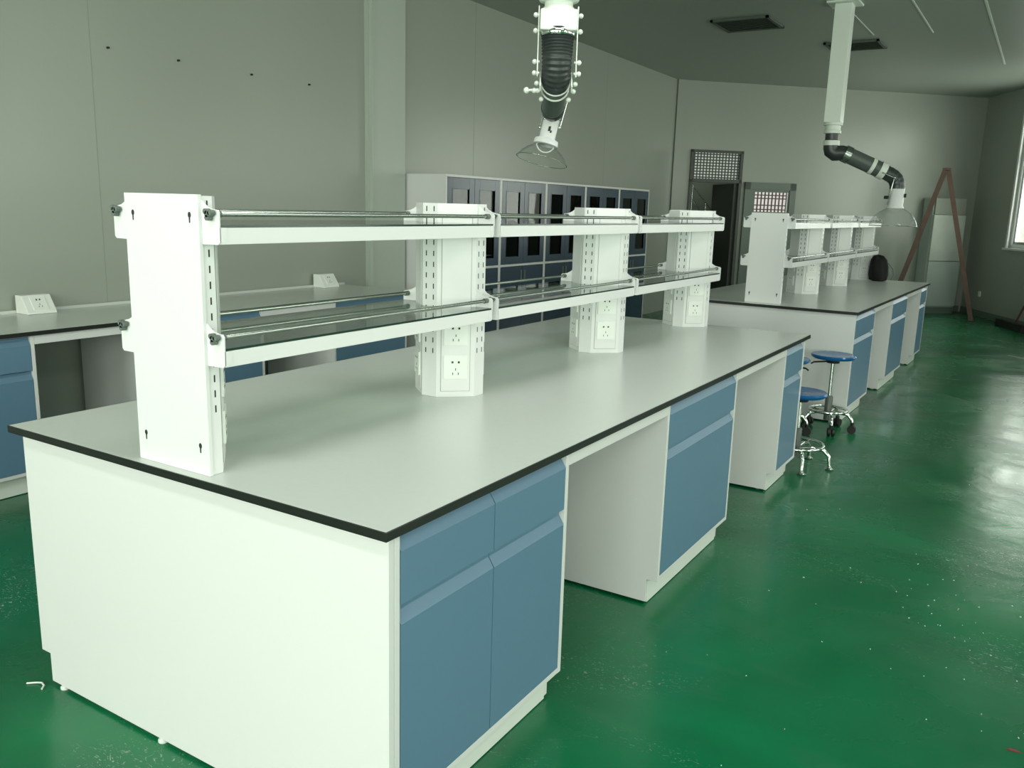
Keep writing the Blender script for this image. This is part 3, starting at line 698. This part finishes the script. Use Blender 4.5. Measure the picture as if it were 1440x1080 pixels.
# ------------------------------------------------------------------ stools
def stool(x, y, zs, rotd, label, castors=True, lever=160, rb=0.20):
    r_ = thing('lab_stool', label, 'stool', (x, y, 0), math.radians(rotd), 'blue lab stools between the benches')
    b = MB(); b.lathe([(0.0, zs-0.035), (0.11, zs-0.033), (0.138, zs-0.029), (0.153, zs-0.018), (0.155, zs-0.009), (0.148, zs+0.0), (0.11, zs-0.003), (0.05, zs-0.008), (0.0, zs-0.009)], seg=48); b.build('seat', SEAT, r_)
    b = MB(); b.lathe([(0.0, zs-0.062), (0.045, zs-0.062), (0.05, zs-0.036), (0.0, zs-0.034)], seg=20)
    g = math.radians(lever-rotd); b.tube([(0.03*math.cos(g), 0.03*math.sin(g), zs-0.052), (0.14*math.cos(g), 0.14*math.sin(g), zs-0.058), (0.16*math.cos(g), 0.16*math.sin(g), zs-0.07)], 0.006, 8)
    b.build('height_lever', RUBBER, r_)
    hb = 0.10 if castors else 0.085
    b = MB(); b.lathe([(0.0, hb+0.12), (0.012, hb+0.12), (0.012, zs-0.06), (0.0, zs-0.06)], seg=16); b.build('gas_lift', CHROME, r_)
    b = MB(); b.lathe([(0.0, hb-0.02), (0.026, hb-0.02), (0.026, hb+0.15), (0.018, hb+0.16), (0.0, hb+0.16)], seg=20); b.build('sleeve', TUBE, r_)
    b = MB(); b.torus((0, 0, hb+0.055), rb-0.045, 0.010, seg=48); b.build('foot_ring', CHROME, r_)
    for k_ in range(5):
        g = 2*math.pi*k_/5; c_, s_ = math.cos(g), math.sin(g)
        zf = 0.075 if castors else 0.018
        pr = [(0.02, hb+0.03), (rb*0.45, hb+0.040), (rb*0.78, hb+0.035), (rb*0.95, hb), (rb, zf)]
        b = MB(); b.tube([(a_*c_, a_*s_, z) for a_, z in pr], [0.013, 0.013, 0.013, 0.012, 0.011], 10); lg = b.build('leg', CHROME, r_)
        if castors:
            b = MB(); t_ = Vector((-s_, c_, 0)); c0_ = Vector((rb*c_, rb*s_, 0.030))
            for sd in (-1, 1): b.tube([c0_+t_*sd*0.006, c0_+t_*sd*0.022], 0.030, 20)
            b.tube([c0_+Vector((0, 0, 0.02)), c0_+Vector((0, 0, 0.05))], 0.014, 10)
            b.build('castor', RUBBER, lg)
        else:
            b = MB(); b.lathe([(0.0, 0.0), (0.024, 0.0), (0.026, 0.006), (0.014, 0.014), (0.010, 0.022), (0.0, 0.022)], (rb*c_, rb*s_, 0)); b.build('glide', METAL, lg)
    return r_
stool(-0.095, 5.045, 0.562, -68+0, 'tall blue-topped castor stool in full view against the rear bench end panel', True, 215, 0.175)
stool(-0.06, 3.995, 0.474, -65, 'low blue-topped stool on fixed feet, half hidden by the front bench end', False, 120, 0.205)
stool(-0.35, 4.77, 0.545, 10, 'blue-topped stool mostly hidden behind the front bench, left of the tall stool', True, -10, 0.175)

# ------------------------------------------------------------------ far end of the room
# tall pale wrapped appliance by the far wall
o_ = wp(4.36, 0.0)
fr3 = thing('refrigerator', 'tall pale upright refrigerator partly wrapped in film behind the ladder', 'refrigerator', (o_[0], o_[1], 0), ang)
b = MB(); b.box(0, 0.60, -0.27, -0.02, 0.03, 1.86); b.build('body', FRID, fr3, bevel=0.01)
b = MB(); b.box(0.02, 0.58, -0.30, -0.272, 1.60, 1.85); b.build('top_panel', mat('grey_green_panel', (0.28, 0.31, 0.26), 0.4), fr3, bevel=0.006)
b = MB(); b.box(0.01, 0.59, -0.31, -0.272, 0.86, 1.595); b.build('upper_door', FILM, fr3, bevel=0.008)
b = MB(); b.box(0.01, 0.59, -0.31, -0.272, 0.12, 0.85); b.build('lower_door', FRID, fr3, bevel=0.008)
b = MB(); b.box(0.02, 0.58, -0.28, -0.04, 0.0, 0.10); b.build('base', DOORG, fr3)
# step ladder
lx, ly = 0.0, 0.0
lad = thing('step_ladder', 'reddish-brown wooden A-frame step ladder in front of the pale refrigerator', 'ladder', (-0.36, 13.62, 0), 0.083)
apex = 2.27
for nm, xf_ in (('front_frame', 0.60), ('rear_frame', -0.60)):
    b = MB()
    for yk in (-0.16, 0.16):
        a_ = Vector((0.02 if xf_ > 0 else -0.02, yk*0.6, apex)); c_ = Vector((xf_, yk, 0.0)); dd = (c_-a_); ln = dd.length; dd.normalize()
        yv = Vector((0, 1, 0)); nn = dd.cross(yv).normalized()
        b.obox((a_+c_)/2, dd, yv, nn, ln/2-0.014, 0.016, 0.034)
    nr_ = 7
    for i in range(1, nr_):
        s_ = i/nr_; a_ = Vector((0.02 if xf_ > 0 else -0.02, 0, apex)).lerp(Vector((xf_, 0, 0)), s_); hw_ = 0.16*(0.6+0.4*s_)
        b.box(a_.x-0.022, a_.x+0.022, -hw_, hw_, a_.z-0.012, a_.z+0.012)
    b.build(nm, WOOD, lad)
MB().box(-0.06, 0.06, -0.12, 0.12, apex-0.01, apex+0.025).build('top_cap', WOOD, lad, bevel=0.004)
# push broom
br = thing('push_broom', 'dark floor broom lying head-down by the right wall at the frame edge', 'broom', (0.80, 12.95, 0))
b = MB(); hd = Vector((0.43, -0.90, 0)).normalized(); hn = Vector((-hd.y, hd.x, 0))
b.obox((0, 0, 0.075), hd, hn, (0, 0, 1), 0.42, 0.04, 0.025); b.obox((0, 0, 0.03), hd, hn, (0, 0, 1), 0.41, 0.045, 0.029); b.build('head', RUBBER, br, bevel=0.004)
b = MB(); b.tube([(0.05, -0.1, 0.09), (0.30, -0.65, 0.9)], 0.014, 10); b.build('handle', WOOD, br)
# wall switch on the right wall, keyed holes in left wall
q_ = Cn+D*0.62+nr*0.004
o = MB().obox((0, 0, 0), (D.x, D.y, 0), (nr.x, nr.y, 0), (0, 0, 1), 0.043, 0.004, 0.043).build('wall_socket', SOCK, None, (q_.x, q_.y, 0.36), bevel=0.002); tag(o, 'small white wall socket low on the right wall beside the ladder', 'power outlet')
for (y, z) in ((2.052, 2.417), (2.556, 2.418), (3.173, 2.414), (3.744, 2.418)):
    b = MB(); b.tube([(0, 0, 0), (0.012, 0, 0)], 0.007, 12); b.tube([(0.012, 0, 0), (0.018, 0, 0)], 0.006, 10)
    o = b.build('wall_plug', SLOT, None, (X0-0.001, y, z)); tag(o, 'tiny dark screw in the row high on the left wall', 'screw', 'row of screws high on the left wall')
# ceiling vents
def vent(x, y, sx, sy, label):
    r_ = thing('ceiling_vent', label, 'vent', (x, y, ZC-0.001), 0.0)
    b = MB(); fwid = 0.03
    b.box(-sx, sx, -sy, -sy+fwid, -0.02, 0); b.box(-sx, sx, sy-fwid, sy, -0.02, 0); b.box(-sx, -sx+fwid, -sy, sy, -0.02, 0); b.box(sx-fwid, sx, -sy, sy, -0.02, 0); b.build('frame', VENT, r_)
    b = MB(); n__ = 9
    for i in range(n__):
        yk = -sy+fwid+(i+0.5)*(2*sy-2*fwid)/n__; b.obox((0, yk, -0.012), (1, 0, 0), Vector((0, 1, 0.6)).normalized(), Vector((0, -0.6, 1)).normalized(), sx-fwid, 0.014, 0.0015)
    b.build('slat', VENT, r_)
vent(-1.85, 7.98, 0.30, 0.30, 'dark ceiling vent at the top edge, right of the hanging arm')
vent(-1.08, 9.60, 0.30, 0.27, 'dark ceiling vent behind the white duct of the rear arm')
# black bag on the far end of the rear bench
b = MB()
prof = [(0.0, 0.0), (0.55, 0.0), (0.9, 0.04), (1.0, 0.25), (0.96, 0.55), (0.8, 0.82), (0.5, 0.96), (0.0, 1.0)]
seg = 28; vs = []; fs = []
for r_i, z_i in prof:
    for k_ in range(seg):
        g = 2*math.pi*k_/seg; wob = 1+0.07*math.sin(3*g+z_i*4)+0.04*math.sin(7*g)
        vs.append((0.10*r_i*math.cos(g)*wob+0.02*z_i*(-1), 0.11*r_i*math.sin(g)*wob, 0.27*z_i*(1+0.05*math.cos(2*g))))
for i in range(len(prof)-1):
    for k_ in range(seg): fs.append((i*seg+k_, i*seg+(k_+1) % seg, (i+1)*seg+(k_+1) % seg, (i+1)*seg+k_))
b.add(vs, fs, 0, True)
bg = thing('backpack', 'black bag standing on the far end of the rear bench', 'bag', (-0.42, 8.76, 0.8515), 0.4)
b.build('bag_body', BAG, bg)
b = MB(); b.tube([(0.06, -0.09, 0.20), (0.11, -0.12, 0.14), (0.125, -0.12, 0.07), (0.10, -0.11, 0.02)], 0.008, 8); b.build('strap', KNOB, bg)

# ------------------------------------------------------------------ floor litter
b = MB()
for i in range(80):
    if i < 45: x, y = random.gauss(0.95, 0.18), random.gauss(2.1, 0.55)
    elif i < 85: x, y = random.uniform(0.12, 1.6), random.uniform(0.3, 4.5)
    else: x, y = random.uniform(-1.95, -1.5), random.uniform(-0.3, 1.2)
    s_ = random.uniform(0.0005, 0.0013); g = random.uniform(0, 3.14); ln = s_*random.uniform(1, 3.5)
    b.obox((x, y, 0.0012), (math.cos(g), math.sin(g), 0), (-math.sin(g), math.cos(g), 0), (0, 0, 1), ln, s_, 0.001)
tag(b.build('floor_crumbs', STEELW), 'tiny pale crumbs scattered over the green floor', 'debris', kind='stuff')
b = MB(); b.tube([(-0.045, -0.02, 0.003), (-0.02, 0.0, 0.004), (0.0, 0.004, 0.008), (0.018, 0.0, 0.006), (0.026, -0.012, 0.003)], 0.003, 8)
tag(b.build('plastic_strip', STEELW, None, (-1.43, 0.005, 0)), 'short curled white strip on the floor by the foot of the near end panel', 'debris')
b = MB(); b.prism([(-0.02, -0.004), (-0.004, -0.006), (0.018, 0.0), (0.006, 0.007), (-0.01, 0.005)], 'z', 0, 0.003)
tag(b.build('red_scrap', mat('dull_red', (0.16, 0.03, 0.03), 0.5), None, (1.22, 1.40, 0.0005)), 'small dull red scrap on the floor at the lower right', 'debris')
